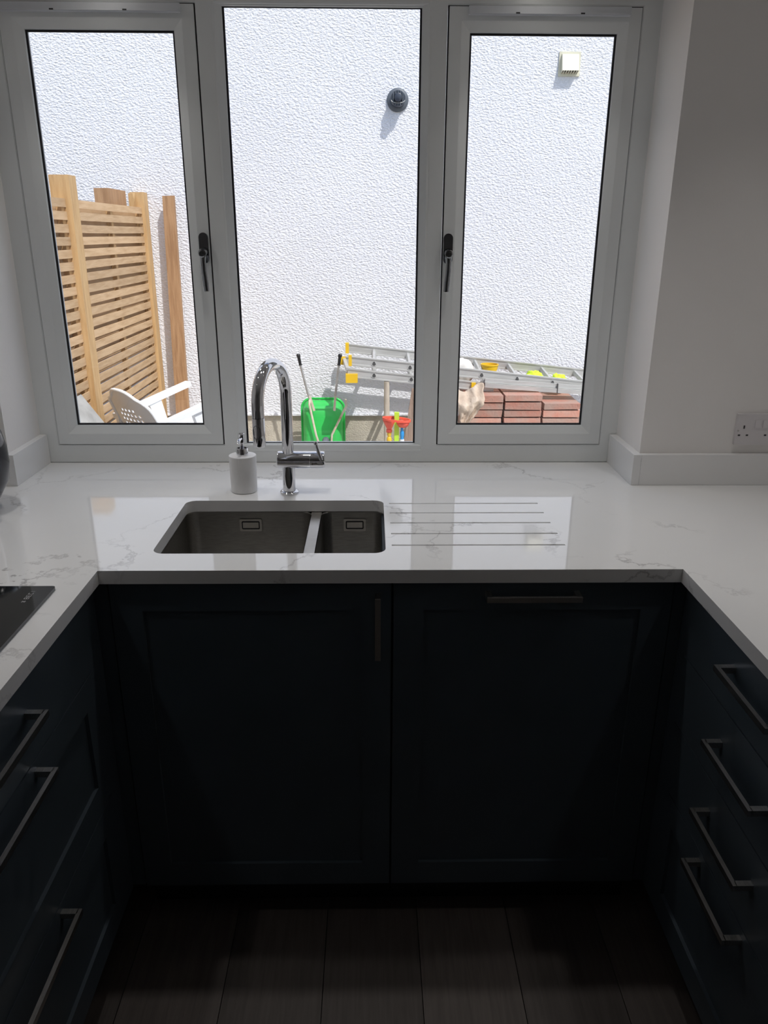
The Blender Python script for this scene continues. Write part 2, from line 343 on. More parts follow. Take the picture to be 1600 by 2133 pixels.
def casement(nm, x0, x1, label, handle_right):
    t = thing(nm, ((x0+x1)/2, YW, ZS0), label, None, kind='structure')
    y = YW-0.0015
    for k, a, b in frame_members(x0+G, x1-G, ZS0+G, ZS1-G, [(0, y), (0.031, y), (0.034, y+0.001), (0.0545, y+0.010), (0.0555, y+0.020), (0.0555, y+0.040), (0, y+0.040)]):
        MB().loft([a, b]).build('sash_rail' if k in ('bottom', 'top') else 'sash_stile', 'upvc', t, bevel=0.0008, bseg=1)
    s = MB()
    for k, a, b in frame_members(x0-0.001, x1+0.001, ZS0-0.001, ZS1+0.001, [(0, y+0.008), (0.005, y+0.008), (0.005, y+0.012), (0, y+0.012)]): s.loft([a, b])
    s.build('seal', 'gasket', t)
    gx0, gx1, gz0, gz1 = x0+0.0577, x1-0.0577, ZS0+0.0577, ZS1-0.0577
    gasket(gx0, gx1, gz0, gz1, t, y+0.017)
    MB().box(gx0-0.01, gx1+0.01, y+0.0225, y+0.0265, gz0-0.01, gz1+0.01).build('pane', 'window_glass', t)
    # trickle vent along the head
    vx0, vx1 = (x0+0.006, x1-0.034) if handle_right else (x0+0.050, x1-0.034)
    v = MB().box(vx0, vx1, y-0.013, y, 2.1335, ZS1-0.0035).build('trickle_vent', 'vent_plastic', t, bevel=0.004, bseg=3)
    MB().box(vx0+0.004, vx1-0.004, y-0.016, y-0.0125, 2.1345, 2.1385).build('vent_flap', 'vent_plastic', v, bevel=0.001)
    for fx in (0.30, 0.70):
        cx = vx0+(vx1-vx0)*fx
        MB().box(cx-0.005, cx+0.005, y-0.0175, y-0.0158, 2.1345, 2.1375).build('vent_tab', 'black_plastic', v)
    # espagnolette handle
    hx = (x1-0.0165) if handle_right else (x0+0.0155)
    h = MB()
    base = [(hx+px, y, 1.5750+pz) for px, pz in rr(0, 0, 0.0125, 0.040, 0.0122, 6)]
    h.prism(base, (0, -0.011, 0))
    hb = h.build('handle', 'dark_chrome', t, smooth=True, bevel=0.002)
    MB().lathe([(0.0105, 0), (0.0115, 0.006), (0.0115, 0.026), (0.0105, 0.030), (0.0085, 0.031)], (hx, y-0.010, 1.566), (0, -1, -0.15), 24).build('boss', 'dark_chrome', hb, smooth=True)
    MB().lathe([(0.0075, 0), (0.0075, 0.003), (0.006, 0.004)], (hx, y-0.0405, 1.5613), (0, -1, -0.15), 20).build('lock_button', 'black_plastic', hb, smooth=True)
    sgn = -1 if handle_right else 1
    P = [(hx, y-0.028, 1.560), (hx, y-0.034, 1.540), (hx-sgn*0.001, y-0.036, 1.515), (hx-sgn*0.003, y-0.034, 1.485), (hx-sgn*0.004, y-0.032, 1.462)]
    rings = []
    for k, p in enumerate(P):
        wv = (0.0095, 0.0080, 0.0075, 0.0078, 0.0070)[k]; dv = (0.008, 0.006, 0.005, 0.005, 0.005)[k]
        rings.append([(p[0]+wv*math.cos(2*math.pi*q/14), p[1]+dv*math.sin(2*math.pi*q/14), p[2]) for q in range(14)])
    MB().loft(rings).build('lever', 'dark_chrome', hb, smooth=True)
casement('window_2', XS[0], XS[1], 'white side casement in front of the wooden fence', True)
casement('window_3', XS[2], XS[3], 'white side casement in front of the red paver stacks', False)

# ------------------------------------------------------------------ worktop with sink cut-out and drainer grooves
EL, ER, YF = -0.5631, 0.6475, 1.4535
def worktop():
    pts = [(WL+0.002, 0.505), (EL, 0.505), (EL, YF), (ER, YF), (ER, 0.825), (WR-0.002, 0.825), (WR-0.002, YB-0.001), (XR-0.001, YB-0.001), (XR-0.001, YW-0.0005), (XL+0.001, YW-0.0005), (XL+0.001, YB-0.001), (WL+0.002, YB-0.001)]
    s = MB(); s.prism([(x, y, 0.93) for x, y in pts], (0, 0, 0.03))
    o = s.build('worktop', 'quartz', bevel=0.0015, bseg=2)
    cut = MB(); cut.prism([(x, y, 0.9) for x, y in rr(-0.2235, 1.7195, 0.2545, 0.176, 0.026, 8)], (0, 0, 0.12))
    for k in range(5):
        yc = 1.8703-0.0705*k; x1 = 0.4290+0.0011*k
        cut.prism([(0.045, yc-0.0035, T-0.0035), (0.045, yc+0.0035, T-0.0035), (0.045, yc+0.0045, T+0.01), (0.045, yc-0.0045, T+0.01)], (x1-0.045, 0, 0))
    c = cut.build('cutter', 'quartz')
    md = o.modifiers.new('cut', 'BOOLEAN'); md.operation = 'DIFFERENCE'; md.object = c; md.solver = 'EXACT'
    dg = bpy.context.evaluated_depsgraph_get(); dg.update()
    me = bpy.data.meshes.new_from_object(o.evaluated_get(dg)); o.modifiers.clear(); o.data = me; me.name = 'worktop'
    cm = c.data; bpy.data.objects.remove(c); bpy.data.meshes.remove(cm)
    return tag(o, 'U-shaped white veined quartz worktop with sink cut-out and drainer grooves', 'worktop')
worktop()
# upstands
tag(MB().box(XL, XL+0.02, 2.0206, YW-0.001, T+0.0004, T+0.0872).build('upstand', 'quartz', bevel=0.001), 'short white quartz upstand in the reveal by the fence-side casement', 'upstand', 'quartz upstands')
tag(MB().box(XR-0.0216, XR, 2.0206, YW-0.001, T+0.0004, T+0.0872).build('upstand', 'quartz', bevel=0.001), 'short white quartz upstand in the reveal on the socket side', 'upstand', 'quartz upstands')
tag(MB().box(WL+0.003, XL-0.0004, 2.0206, YB-0.0005, T+0.0004, T+0.0872).build('upstand', 'quartz', bevel=0.001), 'white quartz upstand on the window wall behind the kettle', 'upstand', 'quartz upstands')
tag(MB().box(XR+0.0004, WR-0.003, 2.0206, YB-0.0005, T+0.0004, T+0.0872).build('upstand', 'quartz', bevel=0.001), 'long white quartz upstand below the double socket', 'upstand', 'quartz upstands')

# ------------------------------------------------------------------ base cabinets
def bar_handle(parent, a, b, out, name='handle', w=0.012):
    """square D-handle from a to b standing proud along out"""
    a = Vector(a); b = Vector(b); o = Vector(out); d = (b-a).normalized()
    s = MB()
    s.beam(a+o, b+o, w, 0.008, up=o)
    for p in (a+d*0.006, b-d*0.006):
        s.beam(p, p+o*0.93, 0.012, w, up=d.cross(o))
    return s.build(name, 'handle_steel', parent, bevel=0.0012)
def shaker(parent, axis, pos, u0, u1, z0, z1, st=0.065, th=0.019, name='door'):
    """framed front; axis 'y': faces -Y at y=pos, 'x+': faces +X at x=pos, 'x-': faces -X"""
    def P(u, d, z):
        if axis == 'y': return (u, pos+d, z)
        if axis == 'x+': return (pos-d, u, z)
        return (pos+d, u, z)
    s = MB()
    def bx(ua, ub, d0, d1, za, zb):
        p = [P(ua, d0, za), P(ub, d0, za), P(ub, d1, za), P(ua, d1, za), P(ua, d0, zb), P(ub, d0, zb), P(ub, d1, zb), P(ua, d1, zb)]
        s.hexa(p)
    bx(u0, u0+st, 0, th, z0, z1); bx(u1-st, u1, 0, th, z0, z1); bx(u0+st, u1-st, 0, th, z0, z0+st); bx(u0+st, u1-st, 0, th, z1-st, z1)
    o = s.build(name, 'cabinet', parent, bevel=0.0012)
    s = MB()
    ua, ub, za, zb = u0+st, u1-st, z0+st, z1-st
    bx(ua-0.004, ub+0.004, 0.008, th-0.002, za-0.004, zb+0.004)
    s.build('panel', 'cabinet', o)
    return o
def slab(parent, axis, pos, u0, u1, z0, z1, th=0.019, name='drawer_front'):
    s = MB()
    if axis == 'x+': s.box(pos-th, pos, u0, u1, z0, z1)
    else: s.box(pos, pos+th, u0, u1, z0, z1)
    return s.build(name, 'cabinet', parent, bevel=0.0015)
def carcass(parent, x0, x1, y0, y1, z0=0.10, z1=0.925):
    s = MB(); t = 0.018
    s.box(x0, x0+t, y0, y1, z0, z1).box(x1-t, x1, y0, y1, z0, z1).box(x0+t, x1-t, y0, y1, z0, z0+t)
    s.build('carcass', 'carcass', parent)
DY = 1.4735
c = thing('base_cabinet', (-0.253, DY, 0), 'dark navy shaker cabinet with vertical handle under the sink', 'cabinet', 'base cabinets under the window')
carcass(c, -0.5545, 0.0435, DY+0.0205, 2.02)
d = shaker(c, 'y', DY, -0.5525, 0.0415, 0.107, 0.922)
bar_handle(d, (0.0128, DY, 0.7535), (0.0128, DY, 0.899), (0, -0.030, 0))
MB().box(-0.5545, 0.044, DY+0.06, DY+0.076, 0.0005, 0.10).build('kickboard', 'plinth_board', c)
MB().box(-0.604, -0.556, DY+0.003, DY+0.022, 0.107, 0.925).build('filler_post', 'cabinet', c)
c = thing('base_cabinet', (0.345, DY, 0), 'dark navy shaker cabinet with horizontal bar handle under the drainer', 'cabinet', 'base cabinets under the window')
carcass(c, 0.0445, 0.6445, DY+0.0205, 2.02)
d = shaker(c, 'y', DY, 0.0465, 0.6425, 0.107, 0.922)
bar_handle(d, (0.2405, DY, 0.896), (0.4405, DY, 0.896), (0, -0.030, 0))
MB().box(0.0445, 0.6445, DY+0.06, DY+0.076, 0.0005, 0.10).build('kickboard', 'plinth_board', c)
MB().box(0.6455, 0.684, DY+0.003, DY+0.022, 0.107, 0.925).build('filler_post', 'cabinet', c)
# left run
FX = -0.583
c = thing('drawer_cabinet', (-0.88, 0.968, 0), 'dark navy three-drawer cabinet below the black hob', 'cabinet')
carcass(c, WL+0.004, FX-0.0205, 0.52, 1.418)
a = slab(c, 'x+', FX, 0.520, 1.418, 0.7560, 0.922)
bar_handle(a, (FX, 0.818, 0.849), (FX, 1.118, 0.849), (0.033, 0, 0))
a = shaker(c, 'x+', FX, 0.520, 1.418, 0.4345, 0.7525, name='drawer_front')
bar_handle(a, (FX, 0.818, 0.7315), (FX, 1.118, 0.7315), (0.033, 0, 0))
a = shaker(c, 'x+', FX, 0.520, 1.418, 0.112, 0.4310, name='drawer_front')
bar_handle(a, (FX, 0.818, 0.410), (FX, 1.118, 0.410), (0.033, 0, 0))
MB().box(FX-0.066, FX-0.05, 0.52, 1.50, 0.0005, 0.10).build('kickboard', 'plinth_board', c)
MB().box(FX-0.0205, FX-0.002, 1.4195, DY-0.002, 0.107, 0.925).build('filler_post', 'cabinet', c)
# right run
FX = 0.6675
c = thing('drawer_cabinet', (0.96, 1.13, 0), 'dark navy four-drawer cabinet on the socket side', 'cabinet')
carcass(c, FX+0.0205, WR-0.004, 0.835, 1.432)
a = slab(c, 'x-', FX, 0.835, 1.432, 0.7705, 0.922); bar_handle(a, (FX, 1.033, 0.8625), (FX, 1.229, 0.8625), (-0.033, 0, 0))
a = slab(c, 'x-', FX, 0.835, 1.432, 0.6050, 0.7670); bar_handle(a, (FX, 1.033, 0.699), (FX, 1.229, 0.699), (-0.033, 0, 0))
a = slab(c, 'x-', FX, 0.835, 1.432, 0.4350, 0.6015); bar_handle(a, (FX, 1.033, 0.537), (FX, 1.229, 0.537), (-0.033, 0, 0))
a = shaker(c, 'x-', FX, 0.835, 1.432, 0.112, 0.4315, name='drawer_front'); bar_handle(a, (FX, 1.033, 0.410), (FX, 1.229, 0.410), (-0.033, 0, 0))
MB().box(FX+0.05, FX+0.066, 0.835, 1.50, 0.0005, 0.10).build('kickboard', 'plinth_board', c)
MB().box(FX+0.002, FX+0.0205, 1.4335, DY-0.002, 0.107, 0.925).build('filler_post', 'cabinet', c)

# ------------------------------------------------------------------ sink
sk = thing('kitchen_sink', (-0.2235, 1.7195, 0.74), 'brushed steel one-and-a-half bowl undermount sink', 'sink')
def basin(x0, x1, y0, y1, depth, r):
    cx, cy, hx, hy = (x0+x1)/2, (y0+y1)/2, (x1-x0)/2, (y1-y0)/2
    rings = []
    for (dz, ins) in ((0.0, 0.0), (0.004, 0.0), (depth-0.03, 0.003), (depth-0.012, 0.008), (depth-0.003, 0.018), (depth, 0.032)):
        rings.append([(x, y, 0.9285-dz) for x, y in rr(cx, cy, hx-ins, hy-ins, max(r, ins*1.1), 8)])
    return MB().loft(rings, False, True).build('basin', 'sink_steel', sk, smooth=True, auto=60, solid=0.0012)
b1 = basin(-0.4815, -0.1565, 1.5405, 1.9005, 0.185, 0.03)
b2 = basin(-0.1295, 0.0345, 1.5405, 1.9005, 0.15, 0.03)
MB().box(-0.1565, -0.1295, 1.5405, 1.9005, 0.9225, 0.9285).build('divider', 'steel', sk, bevel=0.002)
s = MB()   # flange under the stone
s.box(-0.505, -0.483, 1.525, 1.918, 0.9265, 0.9285).box(0.036, 0.058, 1.525, 1.918, 0.9265, 0.9285).box(-0.483, 0.036, 1.9018, 1.918, 0.9265, 0.9285).box(-0.483, 0.036, 1.525, 1.5392, 0.9265, 0.9285)
s.build('flange', 'steel', sk)
for x0, x1, bb in ((-0.3463, -0.2887, b1), (-0.0735, -0.0154, b2)):
    cx = (x0+x1)/2; zc = 0.8915
    s = MB()
    ring = lambda hx, hz, y: [(cx+px, y, zc+pz) for px, pz in rr(0, 0, hx, hz, 0.003, 3)]
    s.loft([ring(0.029, 0.0168, 1.8975), ring(0.029, 0.0168, 1.8955), ring(0.0235, 0.0115, 1.8955), ring(0.0235, 0.0115, 1.8975)], False, False)
    o = s.build('overflow_surround', 'steel', bb)
    MB().box(cx-0.0235, cx+0.0235, 1.8972, 1.8980, zc-0.0115, zc+0.0115).build('overflow_slot', 'gasket', bb)
    MB().box(cx-0.0205, cx+0.0205, 1.8945, 1.8965, zc-0.0075, zc+0.0080).build('overflow_plate', 'steel', bb, bevel=0.0008)
for cx, zz, bb in ((-0.319, 0.7437, b1), (-0.0475, 0.7787, b2)):
    MB().lathe([(0.042, 0), (0.042, 0.002), (0.034, 0.0025), (0.030, 0.0005)], (cx, 1.72, zz+0.0005), seg=28).build('drain', 'steel', bb, smooth=True)

# ------------------------------------------------------------------ tap
tx, ty = -0.2195, 1.9620
tp = thing('kitchen_tap', (tx, ty, T), 'polished chrome arched pull-out kitchen tap behind the sink', 'tap')
MB().lathe([(0.0245, 0.0003), (0.0245, 0.004), (0.022, 0.0065), (0.0175, 0.0075)], (tx, ty, T), seg=40).build('base_flange', 'chrome', tp, smooth=True)
MB().lathe([(0.0170, 0.0075), (0.0170, 0.076)], (tx, ty, T), seg=40).build('pedestal', 'chrome', tp, smooth=True)
by = MB().lathe([(0.0195, 0), (0.0225, 0.002), (0.0230, 0.005), (0.0230, 0.0860), (0.0223, 0.0868), (0.0223, 0.0880), (0.0230, 0.0888), (0.0230, 0.120), (0.0215, 0.1245), (0.019, 0.1255)], (-0.2485, ty, 1.0510), (1, 0, 0), 48).build('mixer_body', 'chrome', tp, smooth=True)
lv = MB().tube([(-0.1310, ty-0.022, 1.0560), (-0.1375, ty-0.021, 1.0760), (-0.1440, ty-0.019, 1.0980)], [0.0050, 0.0046, 0.0042], 14).build('lever', 'chrome', tp, smooth=True)
MB().lathe([(0.0042, 0), (0.0055, 0.002), (0.0055, 0.006), (0.003, 0.009)], (-0.1438, ty-0.0192, 1.0970), (-0.3, 0.1, 1), 14).build('lever_tip', 'chrome', lv, smooth=True)
ex, ey = -0.2690, 1.800
hv = Vector((ex-tx, ey-ty, 0)); R = hv.length/2; hd = hv.normalized(); z0 = 1.314-R
P = [(tx, ty, 1.066), (tx, ty, 1.10), (tx, ty, 1.16), (tx, ty, z0-0.02)]
for k in range(0, 25):
    a = math.pi*k/24; q = Vector((tx, ty, z0)) + hd*(R-R*math.cos(a)) + Vector((0, 0, R*math.sin(a))); P.append(tuple(q))
P += [(ex, ey, z0-0.015), (ex, ey, z0-0.03)]
MB().tube(P, 0.0148, 32).build('spout', 'chrome', tp, smooth=True)
hd_o = MB().lathe([(0.0130, 0), (0.0146, 0.001), (0.0150, 0.004), (0.0150, 0.069), (0.0143, 0.070)], (ex, ey, 1.1305), seg=36).build('spray_head', 'chrome', tp, smooth=True)
s = MB()   # oval button outline on the spray head, following its curve
ring = []
for k in range(40):
    a = 2*math.pi*k/40; ph = 0.62*math.cos(a); zz = 1.1680+0.0165*math.sin(a)
    ring.append((ex+0.0152*math.sin(ph-0.25), ey-0.0152*math.cos(ph-0.25), zz))
s.tube(ring+[ring[0]], 0.0005, 6, False)
s.build('spray_button', 'black_plastic', hd_o, smooth=True)
MB().lathe([(0.0151, 0), (0.0151, 0.0012)], (ex, ey, 1.2005), seg=36).build('joint_ring', 'dark_chrome', hd_o, smooth=True)

# ------------------------------------------------------------------ soap dispenser
sx, sy = -0.3425, 1.9770
sp = thing('soap_dispenser', (sx, sy, T), 'white stone soap dispenser with chrome pump beside the tap', 'soap dispenser')
MB().lathe([(0.031, 0.0004), (0.0338, 0.0015), (0.0345, 0.004), (0.0362, 0.097), (0.0356, 0.0998), (0.0335, 0.101)], (sx, sy, T), seg=48).build('bottle', 'dispenser', sp, smooth=True)
MB().lathe([(0.0155, 0.1010), (0.0155, 0.1185), (0.0148, 0.1195), (0.0120, 0.1195), (0.0120, 0.1150), (0.0055, 0.1150)], (sx, sy, T), seg=36).build('collar', 'chrome', sp, smooth=True)
pm = MB().lathe([(0.0048, 0.1145), (0.0048, 0.1300), (0.0072, 0.1330), (0.0078, 0.1370), (0.0078, 0.1520), (0.0085, 0.1545), (0.0085, 0.1580), (0.0070, 0.1595)], (sx, sy, T), seg=28).build('pump', 'chrome', sp, smooth=True)
MB().tube([(sx-0.0005, sy-0.004, T+0.146), (sx-0.002, sy-0.018, T+0.1462), (sx-0.0035, sy-0.030, T+0.1440), (sx-0.004, sy-0.036, T+0.1390)], [0.0048, 0.0046, 0.0042, 0.0038], 16).build('nozzle', 'chrome', pm, smooth=True)

# ------------------------------------------------------------------ hob
hb = thing('induction_hob', (-0.86, 0.968, T), 'black glass hob set on the worktop', 'hob')
MB().prism([(x, y, T+0.0006) for x, y in rr(-0.8695, 0.968, 0.2555, 0.400, 0.006, 4)], (0, 0, 0.0062)).build('glass_top', 'hob_glass', hb, bevel=0.0012)
s = MB()     # small printed maker's mark near the corner, running towards the window wall
zt = T+0.0069
def bar(x0, y0, x1, y1, w=0.0011): s.beam((x0, y0, zt), (x1, y1, zt), w, 0.0002)
mx, my = -0.648, 1.300
bar(mx-0.004, my, mx+0.004, my); bar(mx-0.003, my-0.003, mx+0.003, my+0.003); bar(mx-0.003, my+0.003, mx+0.003, my-0.003)
y = my+0.011
bar(mx-0.004, y, mx+0.004, y); bar(mx-0.004, y, mx-0.004, y+0.006); bar(mx+0.004, y, mx+0.004, y+0.006); bar(mx, y, mx, y+0.006); bar(mx-0.004, y+0.006, mx+0.004, y+0.006)
y += 0.010
bar(mx-0.004, y, mx+0.004, y); bar(mx-0.004, y, mx-0.004, y+0.006); bar(mx+0.004, y, mx+0.004, y+0.006); bar(mx, y, mx, y+0.005)
y += 0.010
bar(mx-0.004, y, mx+0.004, y); bar(mx-0.004, y, mx-0.004, y+0.006); bar(mx+0.004, y, mx+0.004, y+0.006)
y += 0.012
bar(mx-0.004, y, mx+0.004, y)
s.build('printed_mark', 'marking', hb)

# ------------------------------------------------------------------ socket
so_ = thing('wall_socket', (1.066, YB, 1.072), 'white double socket on the window wall above the upstand', 'socket')
MB().box(0.993, 1.139, YB-0.0105, YB-0.0004, 1.0735, 1.1590).build('faceplate', 'socket', so_, bevel=0.003, bseg=3)
for k, ox in enumerate((0.0, 0.072)):
    fx = 1.0135+ox; y0, y1 = YB-0.0110, YB-0.0100
    MB().box(fx-0.002, fx+0.002, y0, y1, 1.1185, 1.1275).build('earth_slot', 'black_plastic', so_)
    for dx in (-0.011, 0.011): MB().box(fx+dx-0.0032, fx+dx+0.0032, y0, y1, 1.0985, 1.1025).build('pin_slot', 'black_plastic', so_)
    MB().box(1.0415+ox*0.3, 1.0575+ox*0.3, YB-0.0135, YB-0.0100, 1.1215, 1.1420).build('rocker_switch', 'socket', so_, bevel=0.0012)
MB().lathe([(0.0026, 0), (0.0026, 0.0012)], (0.9985, YB-0.0100, 1.1130), (0, -1, 0), 14).build('screw', 'steel', so_)

# ------------------------------------------------------------------ kettle at the left edge
kx, ky = -0.985, 1.82
kt = thing('kettle', (kx, ky, T), 'dark kettle with chrome rim at the far left edge', 'kettle')
MB().lathe([(0.050, 0.0005), (0.053, 0.004), (0.053, 0.014), (0.049, 0.020)], (kx, ky, T), seg=40).build('base', 'black_plastic', kt, smooth=True)
MB().lathe([(0.049, 0.021), (0.060, 0.030), (0.086, 0.075), (0.0935, 0.120), (0.0925, 0.160), (0.086, 0.195), (0.074, 0.218)], (kx, ky, T), seg=48).build('body', 'kettle_dark', kt, smooth=True)
s = MB(); ring = []
for k in range(41):
    a = 2*math.pi*k/40; ring.append((kx+0.0965*math.cos(0.35)*1.0+0.0*a, ky-0.036*1.0+0.052*math.cos(a), T+0.150+0.062*math.sin(a)))
s.tube([(kx+math.sqrt(max(0.0945**2-(0.060*math.cos(2*math.pi*k/40))**2, 0))*math.cos(-0.7)-0.060*math.cos(2*math.pi*k/40)*math.sin(-0.7)*-1, ky+math.sqrt(max(0.0945**2-(0.060*math.cos(2*math.pi*k/40))**2, 0))*math.sin(-0.7)+0.060*math.cos(2*math.pi*k/40)*math.cos(-0.7), T+0.118+0.068*math.sin(2*math.pi*k/40)) for k in range(41)], 0.004, 10, False)
s.build('window_rim', 'chrome', kt, smooth=True)
MB().lathe([(0.075, 0.218), (0.076, 0.224), (0.060, 0.234), (0.020, 0.240)], (kx, ky, T), seg=40).build('lid', 'chrome', kt, smooth=True)
MB().tube([(kx-0.06, ky+0.03, T+0.235), (kx-0.11, ky+0.055, T+0.225), (kx-0.125, ky+0.062, T+0.15), (kx-0.088, ky+0.045, T+0.07)], 0.011, 14).build('handle', 'black_plastic', kt, smooth=True)

# ------------------------------------------------------------------ recessed ceiling downlights over the worktops, plus two added soffit fill lamps
def lens_mat():
    m = bpy.data.materials.new('lamp_lens'); m.use_nodes = True; b = m.node_tree.nodes['Principled BSDF']
    b.inputs['Base Color'].default_value = (0.8, 0.8, 0.78, 1); b.inputs['Emission Color'].default_value = (1, 0.96, 0.9, 1); b.inputs['Emission Strength'].default_value = 6
    MATS['lamp_lens'] = m
lens_mat()
LAMP_W = 11.6
def downlight(lx, ly, lz, where, watts, cone):
    t = thing('downlight', (lx, ly, lz), 'recessed round downlight '+where, 'lamp', 'recessed downlights')
    MB().lathe([(0.044, -0.0005), (0.044, -0.004), (0.034, -0.006), (0.030, -0.0005)], (lx, ly, lz), seg=28).build('trim_ring', 'white_paint', t, smooth=True)
    MB().lathe([(0.029, -0.0005), (0.029, -0.0022)], (lx, ly, lz), seg=28).build('lens', 'lamp_lens', t)
    ld = bpy.data.lights.new('downlight_beam', 'SPOT'); ld.energy = watts; ld.spot_size = math.radians(cone); ld.spot_blend = 1.0; ld.shadow_soft_size = 0.03; ld.color = (1.0, 0.97, 0.935)
    lo = bpy.data.objects.new('downlight_beam', ld); COL.objects.link(lo); lo.parent = t; lo.location = (0, 0, -0.008)
downlight(-0.88, 1.60, CEIL, 'in the ceiling above the kettle corner', LAMP_W*0.85, 76)
downlight(-0.30, 1.74, CEIL, 'in the ceiling above the sink', LAMP_W, 76)
downlight(0.32, 1.74, CEIL, 'in the ceiling above the drainer grooves', LAMP_W, 76)
downlight(0.95, 1.60, CEIL, 'in the ceiling above the double socket corner', LAMP_W*0.8, 76)
downlight(-0.99, 0.95, CEIL, 'in the ceiling above the black hob', LAMP_W, 64)
downlight(1.06, 1.00, CEIL, 'in the ceiling above the four-drawer cabinet', LAMP_W, 64)
downlight(-0.66, 2.14, HEAD, 'added as unseen fill light in the window soffit on the fence side', LAMP_W*0.30, 96)  # added fill lamp, no known fitting here; brightens the fence-side reveal
downlight(0.42, 2.14, HEAD, 'added as unseen fill light in the window soffit on the socket side', LAMP_W*0.30, 96)  # second added soffit lamp, lifts the socket-side reveal

# ------------------------------------------------------------------ things on the opposite wall
fx, fz = 0.1835, 2.475
f = thing('flue_terminal', (fx, YO, fz), 'dark grey round boiler flue on the rendered wall', 'flue')
MB().lathe([(0.074, 0.0005), (0.074, 0.012), (0.066, 0.020), (0.053, 0.024)], (fx, YO, fz), (0, -1, 0), 40).build('wall_collar', 'flue_grey', f, smooth=True)
tb = MB().lathe([(0.050, 0.020), (0.050, 0.085), (0.046, 0.090), (0.030, 0.090), (0.030, 0.070)], (fx, YO, fz), (0, -1, 0), 40).build('outer_tube', 'flue_dark', f, smooth=True)
for k in range(5):
    x = fx-0.032+0.016*k; hz = math.sqrt(0.046**2-(x-fx)**2)
    MB().box(x-0.0025, x+0.0025, YO-0.098, YO-0.089, fz-hz, fz+hz).build('guard_bar', 'flue_grey', tb)
MB().tube([(fx+0.046*math.cos(a), YO-0.096, fz-0.012+0.020*math.cos(2*a)*0-0.018*math.sin(a)) for a in [math.pi*k/16 for k in range(17)]], 0.0025, 8).build('clip', 'alu', tb, smooth=True)
MB().lathe([(0.026, 0.070), (0.026, 0.128), (0.022, 0.130)], (fx, YO, fz), (0, -1, 0), 28).build('inner_tube', 'flue_dark', tb, smooth=True)

vx0, vx1, vz0, vz1 = 1.2700, 1.4150, 2.6260, 2.7720
v = thing('wall_vent', ((vx0+vx1)/2, YO, vz0), 'cream plastic cowled vent cover on the rendered wall', 'vent')
MB().box(vx0, vx1, YO-0.010, YO-0.0004, vz0, vz1).build('backplate', 'cream_plastic', v, bevel=0.003)
a0, a1 = vx0+0.016, vx1-0.016
zt_, zb_ = vz1-0.014, vz0+0.026
sd_ = MB()
for xx in (a0, a1-0.004):
    sd_.prism([(xx, YO-0.0100, zt_), (xx, YO-0.026, zt_-0.004), (xx, YO-0.060, zb_), (xx, YO-0.0100, zb_-0.010)], (0.004, 0, 0))
sd_.hexa([(a0+0.004, YO-0.010, zt_-0.003), (a1-0.004, YO-0.010, zt_-0.003), (a1-0.004, YO-0.010, zt_), (a0+0.004, YO-0.010, zt_), (a0+0.004, YO-0.026, zt_-0.008), (a1-0.004, YO-0.026, zt_-0.008), (a1-0.004, YO-0.026, zt_-0.004), (a0+0.004, YO-0.026, zt_-0.004)])
sd_.hexa([(a0+0.004, YO-0.023, zt_-0.004), (a1-0.004, YO-0.023, zt_-0.004), (a1-0.004, YO-0.026, zt_-0.004), (a0+0.004, YO-0.026, zt_-0.004), (a0+0.004, YO-0.056, zb_), (a1-0.004, YO-0.056, zb_), (a1-0.004, YO-0.060, zb_), (a0+0.004, YO-0.060, zb_)])
sd_.build('cowl', 'cream_plastic', v)
MB().hexa([(a0+0.004, YO-0.052, zb_+0.006), (a1-0.004, YO-0.052, zb_+0.006), (a1-0.004, YO-0.0102, zb_-0.002), (a0+0.004, YO-0.0102, zb_-0.002), (a0+0.004, YO-0.052, zb_+0.008), (a1-0.004, YO-0.052, zb_+0.008), (a1-0.004, YO-0.0102, zb_), (a0+0.004, YO-0.0102, zb_)]).build('duct_opening', 'vent_dark', v)
for k in range(6):
    x = a0+0.014+k*(a1-a0-0.028)/5
    MB().hexa([(x-0.0028, YO-0.058, zb_-0.003), (x+0.0028, YO-0.058, zb_-0.003), (x+0.0028, YO-0.0102, zb_-0.013), (x-0.0028, YO-0.0102, zb_-0.013), (x-0.0028, YO-0.056, zb_+0.004), (x+0.0028, YO-0.056, zb_+0.004), (x+0.0028, YO-0.0102, zb_-0.004), (x-0.0028, YO-0.0102, zb_-0.004)]).build('louvre', 'cream_plastic', v)

# ------------------------------------------------------------------ slatted timber fence
GZ = -0.10
fn = thing('slatted_fence', (-1.62, 4.9, GZ), 'golden slatted timber fence panel with posts beside the rendered wall', 'fence')
MB().box(-1.675, -1.580, 5.800, 5.893, GZ, 1.882).build('post', 'post_wood', fn, bevel=0.004)
MB().box(-1.675, -1.572, 4.375, 4.480, GZ, 1.898).build('post', 'post_wood', fn, bevel=0.004)
MB().box(-1.770, -1.676, 4.20, 4.32, GZ, 1.898).build('back_post', 'post_wood', fn, bevel=0.004)
MB().box(-1.775, -1.680, 5.36, 5.72, 1.765, 1.885).build('back_board', 'plank_wood', fn, bevel=0.003)
MB().prism([(-1.668, 5.735, 1.78), (-1.668, 5.797, 1.78), (-1.668, 5.797, 1.878), (-1.668, 5.766, 1.815), (-1.668, 5.735, 1.872)], (0.03, 0, 0)).build('notched_block', 'post_wood', fn, bevel=0.002)
sl_n = {}
n_sl = 29
